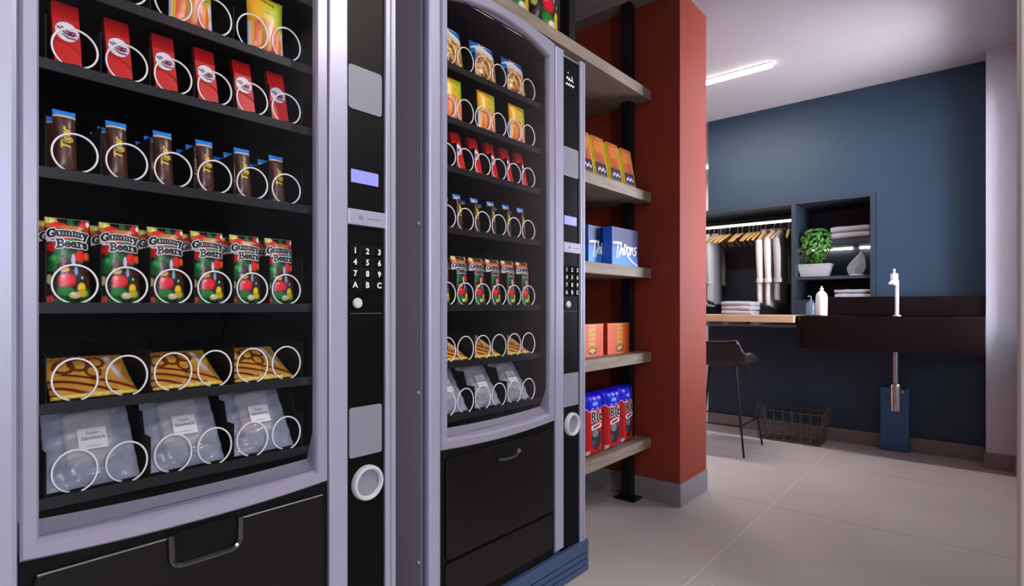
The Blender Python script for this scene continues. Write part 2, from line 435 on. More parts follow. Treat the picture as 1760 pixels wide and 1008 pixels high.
def p_cookie(u, v):
    wave = .70+.06*sin(u*5+.6)
    n = vnoise(u*11+3, v*13)*.6+vnoise(u*23, v*27)*.4
    if v > wave+.10: c = (26, 108, 198) if u < .92 else (18, 86, 170)
    elif v > wave: c = (216, 224, 238)
    else:
        c = mix((236, 190, 106), (150, 84, 32), (n-.28)*2.2)
        if n > .64: c = (104, 54, 22)
        if u > .6 and abs(math.fmod(u*1.2+v*.5, .22)-.11) < .025: c = (232, 176, 74)
        if v > wave-.08: c = mix(c, (226, 220, 222), .6)
    if u < .10 and v < .8 and v > .5: c = (26, 108, 198)
    d = math.hypot((u-.36)/.11, (v-.905)/.055)
    if .62 < d < 1.15: c = (236, 240, 246)
    if .50 < u < .80 and abs(v-.90) < .022+.012*sin(u*70): c = (236, 240, 246)
    return c
def p_pretzel(u, v):
    n = vnoise(u*9, v*9)
    c = mix((222, 170, 74), (196, 140, 52), n)
    for (cx, cy, rx, ry) in ((.22,.64,.13,.17),(.40,.66,.13,.17),(.60,.70,.12,.15),(.54,.48,.10,.17)):
        d = blob(u, v, cx, cy, rx, ry)
        if .45 < d < 1.1: c = (112, 50, 22)
    if abs(v-.86) < .018 and u < .8: c = (170, 104, 44)
    for k in range(7):
        w = v-(.46-.16*k+.36*max(0, .55-u)*.2+.0)+ (u-.1)*.42
        if abs(w) < .028 and v < .46: c = (108, 22, 16)
    if abs((u-.80)-(.62-v)*.18) < .035 and .30 < v < .86: c = (192, 192, 226) if n > .35 else (232, 232, 246)  # pale streak is sheen on the fold, painted into the print
    if v < .03: c = (224, 196, 80)
    return c
def p_choc(u, v):
    c = mix((206, 112, 34), (150, 62, 26), vnoise(u*5, v*6))
    if .15 < u < .85 and .62 < v < .9: c = mix(c, (222, 138, 50), .6)
    if abs(v-.52) < .02 or abs(v-.44) < .015: c = (182, 74, 36)
    if v < .36: c = (36, 22, 56)
    if abs(v-(.2+.03*sin(u*22))) < .028 and .15 < u < .85: c = (226, 214, 232)
    if v < .07: c = (60, 50, 40) if sin(u*60) > 0 else (140, 130, 90)
    if u > .95: c = (230, 190, 110)
    return c
def p_bluebox(u, v):
    c = mix((10, 28, 96), (16, 46, 130), 1-v)
    d = .46-.34*(u-.45) if u > .45 else .46+.05*sin(u*6)
    if v < d: c = mix((30, 110, 220), (56, 144, 232), 1-v*2)
    if u > .62 and v < .42 and v > d: c = (36, 34, 90)
    if v > .965: c = (20, 50, 140)
    if u < .012 or u > .988: c = (60, 120, 210)
    return c
def p_bit(u, v):
    t = .75+.022*sin(u*24)
    if v > t: c = mix((26, 22, 236), (16, 16, 190), vnoise(u*8, v*8))
    elif v > t-.014: c = (236, 200, 214)
    else: c = mix((206, 14, 18), (168, 8, 14), .5+.5*sin(u*24))
    if .36 < u < .62 and abs(v-.835) < .03-.02*abs(u-.5): c = (120, 190, 250)
    if v < .48 and blob(u, v, .5, .27, .27, .17) < 1:
        c = (46, 44, 50)
        if blob(u, v, .48, .36, .17, .06) < 1: c = (126, 130, 140)
        if blob(u, v, .36, .22, .09, .05) < 1: c = (78, 82, 92)
    if .06 < u < .2 and .03 < v < .10: c = (222, 216, 232) if vnoise(u*80, v*60) > .35 else (120, 100, 140)
    return c
def p_orange(u, v):
    c = (228, 92, 36)
    if abs(u-.55) < .16:
        s = .5+.5*sin(v*44)
        c = mix((236, 168, 52), (222, 124, 36), s*s)
        if abs(u-.55) > .125: c = mix(c, (214, 96, 32), .5)
    if abs(u-.55) < .20 and v < .30:
        d = blob(u, v, .55, .17, .19, .12)
        if d < 1: c = (226, 190, 120)
        if .5 < d < 1 or blob(u, v, .47, .10, .05, .05) < 1 or blob(u, v, .64, .10, .05, .05) < 1: c = (120, 52, 24)
    if v > .96: c = (240, 140, 60)
    return c

def pouch_fn(w, h, t, box=False):
    def sx(u, v):
        if box:
            e = max(0.0, 1-abs(2*u-1)**7)**.5; f = max(0.0, 1-abs(2*v-1)**16)**.5
            return t/2*e*f*(1+.02*cos(u*25)) + 0.0012
        e = max(0.0, 1-abs(2*u-1)**2.6)**.75
        f = max(0.0, 1-abs(2*v-1)**4)**.8
        return t/2*e*f + 0.0012
    return sx
def pouch(name, w, h, t, painter, nu, nv, m=None, crimp=True, box=False):
    sx = pouch_fn(w, h, t, box); mb = MB()
    def wav(u, v): return (0.0009*sin(u*70) if crimp and (v < .04 or v > .95) else 0)
    def yy(u, v): return (u-.5)*w*(1-.035*max(0, 1-abs(2*v-1)**2)) 
    mb.grid(lambda u, v: (sx(u, v)+wav(u, v), yy(u, v), v*h), nu, nv, painter)
    edge = painter(.02, .5)
    back = lambda u, v: painter(.03, v)
    mb.grid(lambda u, v: (-sx(u, v)+wav(u, v), yy(u, v), v*h), 12, 16, back)
    b0 = 0; N = nu+1
    for (fu) in (0.0, 1.0):
        mb.grid(lambda a, v: ((1-2*a)*sx(fu, v)+wav(fu, v), yy(fu, v), v*h), 1, 24, lambda a, v: painter(fu, v))
    for (fv) in (0.0, 1.0):
        mb.grid(lambda u, a: ((1-2*a)*sx(u, fv)+wav(u, fv), yy(u, fv), fv*h), 24, 1, lambda u, a: painter(u, fv))
    return mb.mesh(name, m or M_print, smooth=True, angle=60), sx, yy
def carton(name, w, h, t, painter, nu, nv, side, top=None, m=None):
    mb = MB(); top = top or side
    mb.grid(lambda u, v: (0, (u-.5)*w, v*h), nu, nv, painter)
    mb.grid(lambda u, v: (-t, (.5-u)*w, v*h), 1, 1, lambda u, v: side)
    mb.grid(lambda u, v: (-t+u*t, -.5*w, v*h), 1, 1, lambda u, v: side)
    mb.grid(lambda u, v: (-u*t, .5*w, v*h), 1, 1, lambda u, v: side)
    mb.grid(lambda u, v: (-u*t, (v-.5)*w, h), 1, 1, lambda u, v: top)
    mb.grid(lambda u, v: (-t+u*t, (v-.5)*w, 0), 1, 1, lambda u, v: side)
    return mb.mesh(name, m or M_printbox)

# slab-serif letters as strokes (unit height 1)
def arc(cx, cy, rx, ry, a0, a1, n=9): return [(cx+rx*cos(radians(a0+(a1-a0)*i/n)), cy+ry*sin(radians(a0+(a1-a0)*i/n))) for i in range(n+1)]
def ser(x, y, w=.16): return [(x-w, y), (x+w, y)]
GL = {
 'G': (.86, [arc(.42, .5, .34, .42, 50, 340, 12), [(.72, .12), (.72, .42)], [(.48, .42), (.84, .42)], [(.68, .72), (.68, .95)]]),
 'u': (.72, [[(.14, .62), (.14, .22)] , arc(.34, .22, .20, .16, 180, 360, 6), [(.54, .62), (.54, .06)], ser(.08, .64, .09), ser(.48, .64, .09), ser(.60, .05, .09)]),
 'm': (1.02, [[(.14, .64), (.14, .06)], arc(.30, .46, .16, .16, 180, 0, 6), [(.46, .46), (.46, .06)], arc(.63, .46, .17, .16, 180, 0, 6), [(.80, .46), (.80, .06)], ser(.10, .64, .08), ser(.14, .05, .12), ser(.47, .05, .11), ser(.82, .05, .12)]),
 'y': (.70, [[(.12, .62), (.36, .10)], [(.60, .62), (.28, -.22), (.12, -.22)], ser(.12, .64, .13), ser(.58, .64, .12)]),
 'B': (.80, [[(.18, .94), (.18, .06)], [(.04, .94), (.42, .94)] + arc(.42, .73, .20, .21, 90, -90, 6) + [(.18, .52)], arc(.44, .29, .24, .23, 90, -90, 6) + [(.04, .06)]]),
 'e': (.64, [arc(.33, .34, .24, .28, 0, 320, 11), [(.10, .36), (.56, .36)]]),
 'a': (.68, [arc(.28, .24, .19, .18, 0, 360, 10), arc(.30, .46, .19, .17, 160, 0, 6) + [(.50, .06), (.64, .06)]]),
 'r': (.56, [[(.18, .64), (.18, .06)], arc(.36, .42, .18, .20, 180, 50, 5), ser(.12, .64, .09), ser(.20, .05, .15)]),
 's': (.58, [arc(.28, .49, .18, .14, 20, 270, 7) + arc(.28, .20, .19, .15, 90, -160, 7)]),
}
def slab_word(word, h, cx, cz, curve=0.0):
    x = 0; polys = []
    for ch in word:
        w, g = GL[ch]
        for pl in g: polys.append([(x+a, b) for a, b in pl])
        x += w
    out = []
    for pl in polys:
        out.append([((a-x/2)*h, b*h) for a, b in pl])
    return [[(cx+a, cz+b-curve*a*a) for a, b in pl] for pl in out], x*h
def densify(polys, step):
    r = []
    for pl in polys:
        q = [pl[0]]
        for a, b in zip(pl[:-1], pl[1:]):
            n = max(1, int(math.hypot(b[0]-a[0], b[1]-a[1])/step))
            q += [(a[0]+(b[0]-a[0])*i/n, a[1]+(b[1]-a[1])*i/n) for i in range(1, n+1)]
        r.append(q)
    return r
def lettering(name, polys, w, m, sxyz, eps):
    mb = MB().strokes(densify(polys, 0.006), w)
    mb.v = [(sxyz(p[1], p[2])+eps, p[1], p[2]) for p in mb.v]
    me = bpy.data.meshes.new(name); me.from_pydata(mb.v, [], mb.f); me.materials.append(m); me.update()
    return me
M_ltr_black = mat('black_ink', (14, 16, 34), 0.4)
M_ltr_yellow = mat('yellow_ink', (224, 190, 60), 0.45)
M_ltr_grey = mat('grey_ink', (90, 92, 112), 0.6)

PARK = (0, 0, -50)
protos = []
def proto(o): protos.append(o); return o
def build_gummy(name, w, h, t, label):
    me, sx, yy = pouch('bag_film', w, h, t, p_gummy, 62, 118)
    r = proto(empty(name, PARK)); put('bag_film', me, r)
    S = lambda y, z: sx(y/w+.5, z/h)
    k = w/0.06
    a, wa = slab_word('Gummy', .0145*k, -.001*k, .775*h, 4.0/k); b, wb_ = slab_word('Bears', .0145*k, .004*k, .645*h, 3.0/k)
    # scale the words to the bag width
    def fit(pl, ww, cx, width): return [[(cx+(p[0]-cx)*width/ww, p[1]) for p in q] for q in pl]
    a = fit(a, wa, 0, w*.90); b = fit(b, wb_, .004*k, w*.70)
    o = put('lettering_outline', lettering('lettering_outline', a+b, .0060*k, M_ink, S, .0006), r)
    put('lettering', lettering('lettering', a+b, .0033*k, M_ltr_black, S, .0010), r); o['label'] = 'white outline around the words'
    return r
P_gummy = build_gummy('gummy_bear_bag', .060, .143, .026, '')
P_gummyL = build_gummy('gummy_bear_bag', .165, .36, .07, '')
def build_red():
    r = proto(empty('red_snack_bar', PARK)); put('wrapper', carton('wrapper', .037, .122, .014, p_red, 36, 110, (150, 8, 12)), r, bevel=.0015); return r
P_red = build_red()
def build_tiger():
    w, h = .031, .107
    me, sx, yy = pouch('wrapper', w, h, .018, p_tiger, 10, 70, crimp=False)
    r = proto(empty('chocolate_bar', PARK)); put('wrapper', me, r)
    S = lambda y, z: sx(y/w+.5, z/h)
    fn = lambda a, b: (S(-b, a+.056)+.0008, -b, a+.056)
    put('lettering', text_mesh('lettering', 'Tiger', .0175, M_ltr_yellow, fn, bold=.0005, shear=.25), r)
    return r
P_tiger = build_tiger()
def build_pouch(name, w, h, t, p, nu, nv):
    me, sx, yy = pouch('bag_film', w, h, t, p, nu, nv); r = proto(empty(name, PARK)); put('bag_film', me, r); return r
P_yellow = build_pouch('yellow_snack_bag', .078, .128, .030, p_yellow, 48, 76)
P_cookie = build_pouch('cookie_bag', .104, .132, .042, p_cookie, 52, 66)
P_pretzel = build_pouch('pretzel_bag', .124, .125, .022, p_pretzel, 70, 70)
M_film = film_mat('clear_film', (198, 202, 228), 0.40, 0.15, 0.45, 0.35)
M_bread = mat('wrapped_bread', (176, 160, 150), 0.7, noise=0.1, nscale=25, bump=0.3)
def build_sandwich():
    w, h, t = .132, .150, .034
    sx = pouch_fn(w, h, t); r = proto(empty('wrapped_sandwich', PARK)); mb = MB()
    def crease(u, v): return .0022*sin(u*23+v*9)*max(0, 1-4*v)+.0014*sin(u*9-v*31)
    yy = lambda u, v: (u-.5)*w*(1-.05*v)
    mb.grid(lambda u, v: (sx(u, v)+crease(u, v), yy(u, v), v*h), 30, 34)
    mb.grid(lambda u, v: (-sx(u, v)+crease(u, v)*.3, yy(u, v), v*h), 12, 12)
    put('film_bag', mb.mesh('film_bag', M_film, smooth=True, angle=80), r)
    bd = MB().box(-.010, .0125, -.036, .034, .040, .136)
    put('sandwich', bd.mesh('sandwich', M_bread), r, bevel=.006, seg=3)
    xl = .0205
    lab = put('paper_label', MB().box(xl-.0008, xl, -.020, .022, .058, .098).mesh('paper_label', M_wht), r)
    fn = lambda dz: (lambda a, b: (xl+.0005, a+.001, b+dz))
    put('lettering', text_mesh('lettering', 'Super', .0085, M_ltr_grey, fn(.0885), shear=.25), lab)
    put('lettering', text_mesh('lettering', 'Sandwich', .0092, M_ltr_grey, fn(.0785), shear=.25, bold=.0001), lab)
    put('lettering', MB().box(xl, xl+.0004, -.008, .012, .0635, .0642).mesh('lettering', M_ltr_grey), lab)
    return r
P_sand = build_sandwich()

# ------------------------------------------------------------------ vending machines
ROWS = [1.638, 1.485, 1.347, 1.172, 0.953, 0.790, 0.637]
COLY = [.1215+.0735*i for i in range(6)]
DBL = [(COLY[2*i]+COLY[2*i+1])/2 for i in range(3)]
MW = 0.735
CACHE = {}
def cached(key, fn):
    if key not in CACHE: CACHE[key] = fn()
    return CACHE[key]
def frame_mesh():
    n = 18
    y0, y1 = .045, .553; iy0, iy1 = .067, .526; yc = .297
    def outline(ya, yb, zb, sag, zt, k, xo, xbot):
        pts = []
        for i in range(n+1):
            y = ya+(yb-ya)*i/n; pts.append((xbot, y, zb-sag*(1-((y-yc)/.256)**2)))
        for i in range(1, n):
            t = i/n; za = zb-sag*(1-((yb-yc)/.256)**2); ze = zt-k*(yb-yc)**2
            pts.append((xo, yb, za+(ze-za)*t))
        for i in range(n+1):
            y = yb+(ya-yb)*i/n; pts.append((xo, y, zt-k*(y-yc)**2))
        for i in range(1, n):
            t = i/n; za = zb-sag*(1-((ya-yc)/.256)**2); ze = zt-k*(ya-yc)**2
            pts.append((xo, ya, ze+(za-ze)*t))
        return pts
    mb = MB()
    O = lambda d, x: outline(y0+d, y1-d, .566+d, .011, 1.8485-d, .24, x, x)
    loops = [O(0, -.018), O(0, -.004), O(.0035, 0)]
    loops.append(outline(iy0-.003, iy1+.003, .589, .011, 1.8225, .733, 0, 0))
    loops.append(outline(iy0, iy1, .592, .011, 1.8195, .733, -.004, -.004))
    loops.append(outline(iy0+.001, iy1-.001, .596, .011, 1.8185, .733, -.015, -.012))
    loops.append(outline(iy0+.001, iy1-.001, .612, .008, 1.8185, .733, -.017, -.042))
    loops.append(outline(iy0-.002, iy1+.002, .614, .008, 1.8215, .733, -.018, -.045))
    mb.loft(loops, False, False)
    return mb.mesh('door_frame', M_silver2, smooth=True, angle=30)
def ring_mesh(R, RY):
    pts = []
    n = 44
    for i in range(n+1):
        a = radians(-90+14+(360-28)*i/n)
        pts.append((-.009*i/n, RY*cos(a), R+R*sin(a)))
    last = pts[-1]
    for i in range(1, 12):     # the wire runs on into the first turn behind, then back along the tray
        a = radians(256+9*i*0); pts.append((last[0]-.02*i, last[1]-.0005*i, .0026))
    return MB().tube(pts, .0017, 6).mesh('spiral_coil', M_coil, smooth=True, angle=80)
def machine(side, Y0, label, handle_kind):
    r = empty('vending_machine', (XF, Y0, 0)); tag(r, label, 'vending machine', 'vending machines')
    D = .82; fx = -.018
    def P(name, m, *b, bevel=0.0, parent=r): 
        key = (name,)+b
        me = cached(key, lambda: MB().box(*b).mesh(name, m)); return put(name, me, parent, bevel=bevel)
    # cabinet with a hollow product bay
    c = MB(); c.box(-D, fx, 0, .03, .10, 1.826); c.box(-D, fx, .578, MW, .10, 1.826); c.box(-D, fx, .03, .578, 1.812, 1.826)
    c.box(-D, fx, .03, .578, .10, .56); c.box(-D, -.62, .03, .578, .56, 1.812)
    put('cabinet', cached('cab', lambda: c.mesh('cabinet', M_side)), r)
    il = MB(); e = .002
    il.box(-.62, -.616, .03, .578, .56, 1.812).box(-.616, -.02, .03, .032, .56, 1.812).box(-.616, -.02, .576, .578, .56, 1.812).box(-.616, -.02, .032, .576, 1.808, 1.812).box(-.616, -.02, .032, .576, .56, .562)
    put('bay_lining', cached('lin', lambda: il.mesh('bay_lining', M_blackm)), r)
    put('door_frame', cached('frame', frame_mesh), r)
    g = put('glass_pane', cached('glass', lambda: MB().box(-.0125, -.0095, .066, .527, .596, 1.80).mesh('glass_pane', M_glass)), r)
    P('side_trim', M_silver, -.03, 0, 0, .0435, .02, 1.824, bevel=.008)
    P('centre_trim', M_silver, fx, .002, .5545, .601, .125, 1.826, bevel=.003)
    rt = P('edge_trim', M_silver, fx, .002, .704, .735, .105, 1.826, bevel=.003)
    P('trim_groove', M_plate, .0015, .0026, .716, .722, .11, 1.82)
    # control column
    cp = P('control_panel', M_black, fx, -.006, .601, .704, .11, 1.812)
    pl = lambda name, m, y0, y1, z0, z1, x1=-.0035, bv=.004: put(name, cached((name, z0), lambda: MB().prism(rrect(y0, y1, z0, z1, bv), 'x', -.007, x1).mesh(name, m)), r)
    pl('reader_plate', M_plate, .606, .697, 1.402, 1.503, bv=.008)
    pl('display_screen', M_display, .613, .687, 1.234, 1.264, bv=.001)
    cb = P('coin_slot_bar', M_silver, -.008, .003, .601, .704, 1.136, 1.172, bevel=.002)
    put('coin_slot', cached('slot', lambda: MB().box(.0028, .0036, .655, .69, 1.152, 1.1545).mesh('coin_slot', M_plate)), cb)
    put('slot_emblem', cached('emb', lambda: MB().lathe([(.006, 0), (.006, .0008), (.003, .0012)], (.003, .635, 1.154), 'x', 12).mesh('slot_emblem', M_plate)), cb)
    keys = ['1', '2', '3', '4', '5', '6', '7', '8', '9', 'A', 'B', 'C']
    kp = put('keypad', cached('kp', lambda: MB().box(-.007, -.004, .610, .700, .985, 1.092).mesh('keypad', M_blackm)), r)
    for i, k in enumerate(keys):
        y = .622+.033*(i % 3); z = 1.077-.0262*(i//3)
        kb = put('key', cached('key', lambda: MB().box(-.001, .0025, -.0105, .0105, -.0095, .0095).mesh('key', M_black)), kp, (-.0038, y, z), bevel=.0015)
        kb['label'] = 'black key marked ' + k
        put('key_legend', cached(('leg', k), lambda: text_mesh('key_legend', k, .0185, M_ink, lambda a, b: (0.0, a, b), bold=.0006)), kp, (-.0008, y, z))
    put('release_knob', cached('knob', lambda: MB().lathe([(.006, 0), (.006, .006), (.0115, .008), (.0118, .013), (.009, .0155)], (-.006, .624, .957), 'x', 18).mesh('release_knob', M_wht, smooth=True)), r)
    P('panel_seam', M_plate, -.0062, -.0056, .612, .698, .9325, .9333)
    pl('coin_plate', M_plate, .608, .697, .602, .717, bv=.006)
    cup = put('coin_return_ring', cached('ring', lambda: MB().lathe([(.0405, 0), (.0405, .010), (.038, .014), (.034, .0145), (.0305, .011), (.030, .004), (.0295, 0)], (-.006, .655, .538), 'x', 36, caps=False).mesh('coin_return_ring', M_wht, smooth=True, angle=50)), r)
    put('coin_return_cup', cached('cup', lambda: MB().lathe([(.0302, .006), (.028, .003), (.018, .001), (.0, .0)], (-.0055, .655, .538), 'x', 30, caps=False).mesh('coin_return_cup', M_plate, smooth=True)), cup)
    # logo marks on the control column
    def logo():
        mb = MB(); rnd = random.Random(3)
        polys = [[(.628, 1.742), (.634, 1.748), (.640, 1.738), (.646, 1.746), (.652, 1.738), (.660, 1.744), (.668, 1.738)], [(.636, 1.762), (.637, 1.764)], [(.661, 1.754), (.662, 1.745)]]
        polys += [[(.624+i*.007, 1.722+(.004 if i % 2 else -.002)) for i in range(8)]]
        return mb.strokes(polys, .0048, -.0055).mesh('maker_logo', M_ink)
    put('maker_logo', cached('logo', logo), r)
    # delivery compartment
    P('lower_panel', M_blackm, fx, -.006, .0445, .5535, .115, .575)
    fl_ = put('delivery_flap', cached('flap', lambda: MB().prism(rrect(.060, .541, .268, .541, .012), 'x', -.012, .002).mesh('delivery_flap', M_brownblack)), r, bevel=.003)
    put('service_flap', cached('flap2', lambda: MB().prism(rrect(.060, .541, .140, .258, .012), 'x', -.012, -.001).mesh('service_flap', M_brownblack)), r, bevel=.002)
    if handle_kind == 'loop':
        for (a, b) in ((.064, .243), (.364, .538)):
            put('flap_edge_highlight', cached(('fe', a), lambda: MB().tube([(.0015, a, .5405), (.0015, b, .5405)], .0018, 8).mesh('flap_edge_highlight', M_chrome, smooth=True)), fl_)  # bright strip built in place of the highlight on the flap's rounded edge
        pts = [(.004, .244, .545), (.004, .245, .505)] + [(.004, .262+.017*cos(radians(a)), .505-.0+.017*sin(radians(a))) for a in (200, 225, 250, 270)] + [(.004, .345+.017*cos(radians(a)), .505+.017*sin(radians(a))) for a in (270, 290, 315, 340)] + [(.004, .362, .505), (.004, .363, .545)]
        put('flap_handle', cached('h1', lambda: MB().tube(pts, .0062, 8).mesh('flap_handle', M_handle, smooth=True)), r)
        put('handle_recess', cached('h1r', lambda: MB().prism(rrect(.250, .357, .498, .548, .010), 'x', .0015, .0032).mesh('handle_recess', M_blackm)), fl_)
    else:
        pts = [(.003, .262, .499), (.005, .285, .495), (.006, .315, .494), (.006, .34, .496), (.005, .352, .502)]
        put('flap_handle', cached('h2', lambda: MB().tube(pts, .0058, 8).mesh('flap_handle', M_handle, smooth=True)), r)
        put('handle_recess', cached('h2r', lambda: MB().prism(rrect(.255, .36, .497, .535, .012), 'x', .0015, .003).mesh('handle_recess', M_blackm)), fl_)
        put('lock', cached('lock', lambda: MB().lathe([(.008, 0), (.008, .006), (.006, .009)], (.003, .354, .507), 'x', 14).mesh('lock', M_chrome, smooth=True)), r)
    # kick plate with slats
    kb = put('kick_plate', cached('kick', lambda: MB().box(-.30, -.004, .004, .738, 0, .108).mesh('kick_plate', M_blackm)), r)
    for (z0, z1) in ((.070, .110), (.048, .066), (.026, .044), (.002, .022)):
        put('slat', cached(('slat', z0), lambda: MB().box(-.30, .010, .002, .745, z0, z1).mesh('slat', M_kick)), kb, bevel=.003)
    # left side screws
    for z in (1.169, .722, .274):
        put('screw', cached('screw', lambda: MB().lathe([(.0045, 0), (.0045, -.002), (.002, -.0035)], (0, 0, 0), 'y', 10).mesh('screw', M_wht, smooth=True)), r, (-.041, 0, z))
    P('side_seam', M_silver, -.034, -.0315, -.0012, 0, .05, 1.82)
    # light strips behind the door stiles
    for (a, b) in ((.046, .056), (.5395, .5495)):
        put('light_strip', cached(('led', a), lambda: MB().box(-.026, -.019, a, b, .62, 1.74).mesh('light_strip', M_led)), r)
    # trays
    R6, R2 = .0322, .0352
    for i, z in enumerate(ROWS):
        def tray():
            return MB().box(-.58, -.0575, .072, .548, -.004, 0).mesh('tray', M_tray)
        t = put('tray', cached('tray', tray), r, (0, 0, z))
        put('tray_lip', cached('lip', lambda: MB().box(-.0575, -.0535, .072, .548, -.016, .0025).mesh('tray_lip', M_lip)), t, bevel=.001)
        R = R6 if i in (2, 3, 4) else R2
        for k in range(6):
            put('spiral_coil', cached(('coil', R), lambda: ring_mesh(R, .0302)), t, (-.060, COLY[k]+.0015, .001))
            put('coil_clip', cached('clip', lambda: MB().box(-.004, .002, -.006, .006, -.002, .005).mesh('coil_clip', M_blackm)), t, (-.060, COLY[k]+.0015, 0))
        hgt = {2: .076, 3: .086, 4: .104, 5: .080, 6: .074}.get(i, .072)
        dv = [COLY[k]-.0368 for k in range(6)]+[COLY[5]+.0368]
        if i not in (2, 3, 4): dv = [dv[0], dv[2], dv[4], dv[6]]
        def dmesh():
            prof = [(-.56, 0), (-.062, 0), (-.062, hgt), (-.095, hgt), (-.11, hgt*1.55), (-.56, hgt*1.55)] if i == 6 else [(-.56, 0), (-.062, 0), (-.062, hgt), (-.56, hgt)]
            return MB().prism(prof, 'y', -.0009, .0009).mesh('divider', M_divider)
        for y in dv:
            dd = put('divider', cached(('dv', i == 6, hgt), dmesh), t, (0, y, 0))
    return r
def rrect(y0, y1, z0, z1, r, n=4):
    p = []
    for (cx, cz, a) in ((y1-r, z1-r, 0), (y0+r, z1-r, 90), (y0+r, z0+r, 180), (y1-r, z0+r, 270)):
        for i in range(n+1): q = radians(a+90*i/n); p.append((cx+r*cos(q), cz+r*sin(q)))
    return p
machine('left', 0.100, 'large near vending machine filling the left side of the picture', 'loop')
machine('right', 0.941, 'farther vending machine standing beside the open oak shelves', 'lock')

POS6 = ['leftmost column', 'second column from left', 'third column from left', 'fourth column from left', 'fifth column from left', 'rightmost column']
POS3 = ['left slot', 'middle slot', 'right slot']
DEEP = ['at the front', 'second in line', 'third in line', 'last in line']
def stock(p, loc, lean, label, cat, group):
    o = copy_tree(p, None, loc, (0, -radians(lean), 0)); tag(o, label, cat, group); return o
for (side, Y0) in (('near', .100), ('far', .941)):
    g = ' in the '+side+' vending machine'
    vm = side+' vending machine'
    for k in range(3):
        y = Y0+DBL[k]
        stock(P_cookie, (XF-.092, y+.004, ROWS[0]+.003), 9, f'blue and white cookie bag in the top row, {POS3[k]}, {vm}', 'snack bag', 'cookie bags'+g)
        stock(P_yellow, (XF-.082, y+.001, ROWS[1]+.002), 3, f'yellow and orange snack bag in the second row, {POS3[k]}, {vm}', 'snack bag', 'yellow snack bags'+g)
        stock(P_pretzel, (XF-.074, y-.004, ROWS[5]+.004), 61, f'mustard yellow pretzel bag lying back in {POS3[k]}, {vm}', 'snack bag', 'pretzel bags'+g)
        stock(P_sand, (XF-.078, y-.004, ROWS[6]+.003), 33, f'film wrapped sandwich with white label, bottom row {POS3[k]}, {vm}', 'sandwich', 'wrapped sandwiches'+g)
    for k in range(6):
        y = Y0+COLY[k]
        for d in range(1):
            stock(P_red, (XF-.075-.060*d, y-.005, ROWS[2]+.002), 14, f'red snack bar with white round emblem, {POS6[k]}, {vm}', 'snack bar', 'red snack bars'+g)
        for d in range(3):
            stock(P_tiger, (XF-.082-.052*d, y-.008, ROWS[3]+.002), 7, f'brown chocolate bar with blue top, {POS6[k]}, {DEEP[d]}, {vm}', 'chocolate bar', 'chocolate bars'+g)
        for d in range(2):
            stock(P_gummy, (XF-.080-.060*d, y-.004, ROWS[4]+.002), 5, f'Gummy Bears sweets bag, {POS6[k]}, {DEEP[d]}, {vm}', 'sweets bag', 'gummy bear bags'+g)

# ------------------------------------------------------------------ shelving unit
SX0, SX1 = -1.76, -1.232
sh = empty('shelving_unit', (-1.5, 2.1, 0)); tag(sh, 'open shelving with pale oak boards on black steel posts beside the rust column', 'shelf')
so = Vector((-1.5, 2.1, 0))
def SB(name, m, x0, x1, y0, y1, z0, z1, bevel=0.0, parent=sh):
    return put(name, MB().box(x0-so.x, x1-so.x, y0-so.y, y1-so.y, z0, z1).mesh(name, m), parent, bevel=bevel)
SH = [0.31, 0.729, 1.136, 1.506, 2.005]
for z in SH[:4]: SB('shelf_board', M_oak, SX0, SX1, 1.70, 2.484, z-.048, z, .002)
SB('shelf_board', M_oak, SX0, SX1, 0.70, 2.484, 2.005-.048, 2.005, .002)
for (x, y) in ((-1.335, 2.440), (-1.715, 2.440), (-1.335, 1.920), (-1.715, 1.920)):
    zs = [0.0]+[z for z in SH]+[CZ-.004]
    p = MB().box(x-.024-so.x, x+.024-so.x, y-.024-so.y, y+.024-so.y, 0.008, CZ-.004)
    po = put('post', p.mesh('post', M_post), sh, bevel=.002)
    put('foot_plate', MB().box(x-.055-so.x, x+.055-so.x, y-.045-so.y, y+.045-so.y, 0, .010).mesh('foot_plate', M_post), po, bevel=.002)
# groceries on the shelves
for k, (y, x) in enumerate(((1.694, -1.285), (1.514, -1.285), (1.334, -1.285))):
    o = copy_tree(P_gummyL, None, (x, y, 2.006), (0, -radians(4), 0))
    tag(o, ['large Gummy Bears bag on the top shelf nearest the column', 'large Gummy Bears bag in the middle on the top shelf', 'large Gummy Bears bag on the top shelf farthest from the column'][k], 'sweets bag', 'gummy bear bags on the top shelf')
P_choc = carton('carton', .092, .185, .030, p_choc, 36, 72, (226, 206, 40), (190, 150, 60))
for k, y in enumerate((1.945, 2.060, 2.185, 2.310)):
    o = put('chocolate_box', P_choc, None, (-1.247, y, 1.507), (0, -radians(10), 0))
    tag(o, ['chocolate box mostly hidden behind the vending machine edge', 'orange chocolate box with yellow side, left of three on the upper shelf', 'orange chocolate box with yellow side, middle of three on the upper shelf', 'orange chocolate box with yellow side, right of three on the upper shelf'][k], 'box', 'chocolate boxes on the shelf')
me_bb = carton('carton', .238, .170, .048, p_bluebox, 78, 52, (30, 96, 200), (14, 36, 110))
def brush():
    s = []
    s.append([(-.118, .098), (-.062, .102), (-.045, .098)])
    s.append([(-.072, .098), (-.080, .06), (-.084, .034)])
    s.append([(-.060, .060), (-.062, .036)])
    s.append([(-.040, .104), (-.046, .075), (-.056, .052), (-.040, .070), (-.028, .078), (-.022, .062), (-.034, .052)])
    s.append([(-.008, .096), (-.012, .070), (-.018, .052), (.000, .056), (.010, .074), (.006, .092), (-.006, .094)])
    s.append(arc(.030, .070, .014, .018, 0, 360, 10))
    s.append([(.052, .088), (.050, .056), (.060, .080), (.072, .088), (.076, .058)])
    s.append([(.108, .090), (.090, .084), (.096, .074), (.110, .068), (.104, .056), (.088, .054)])
    return s
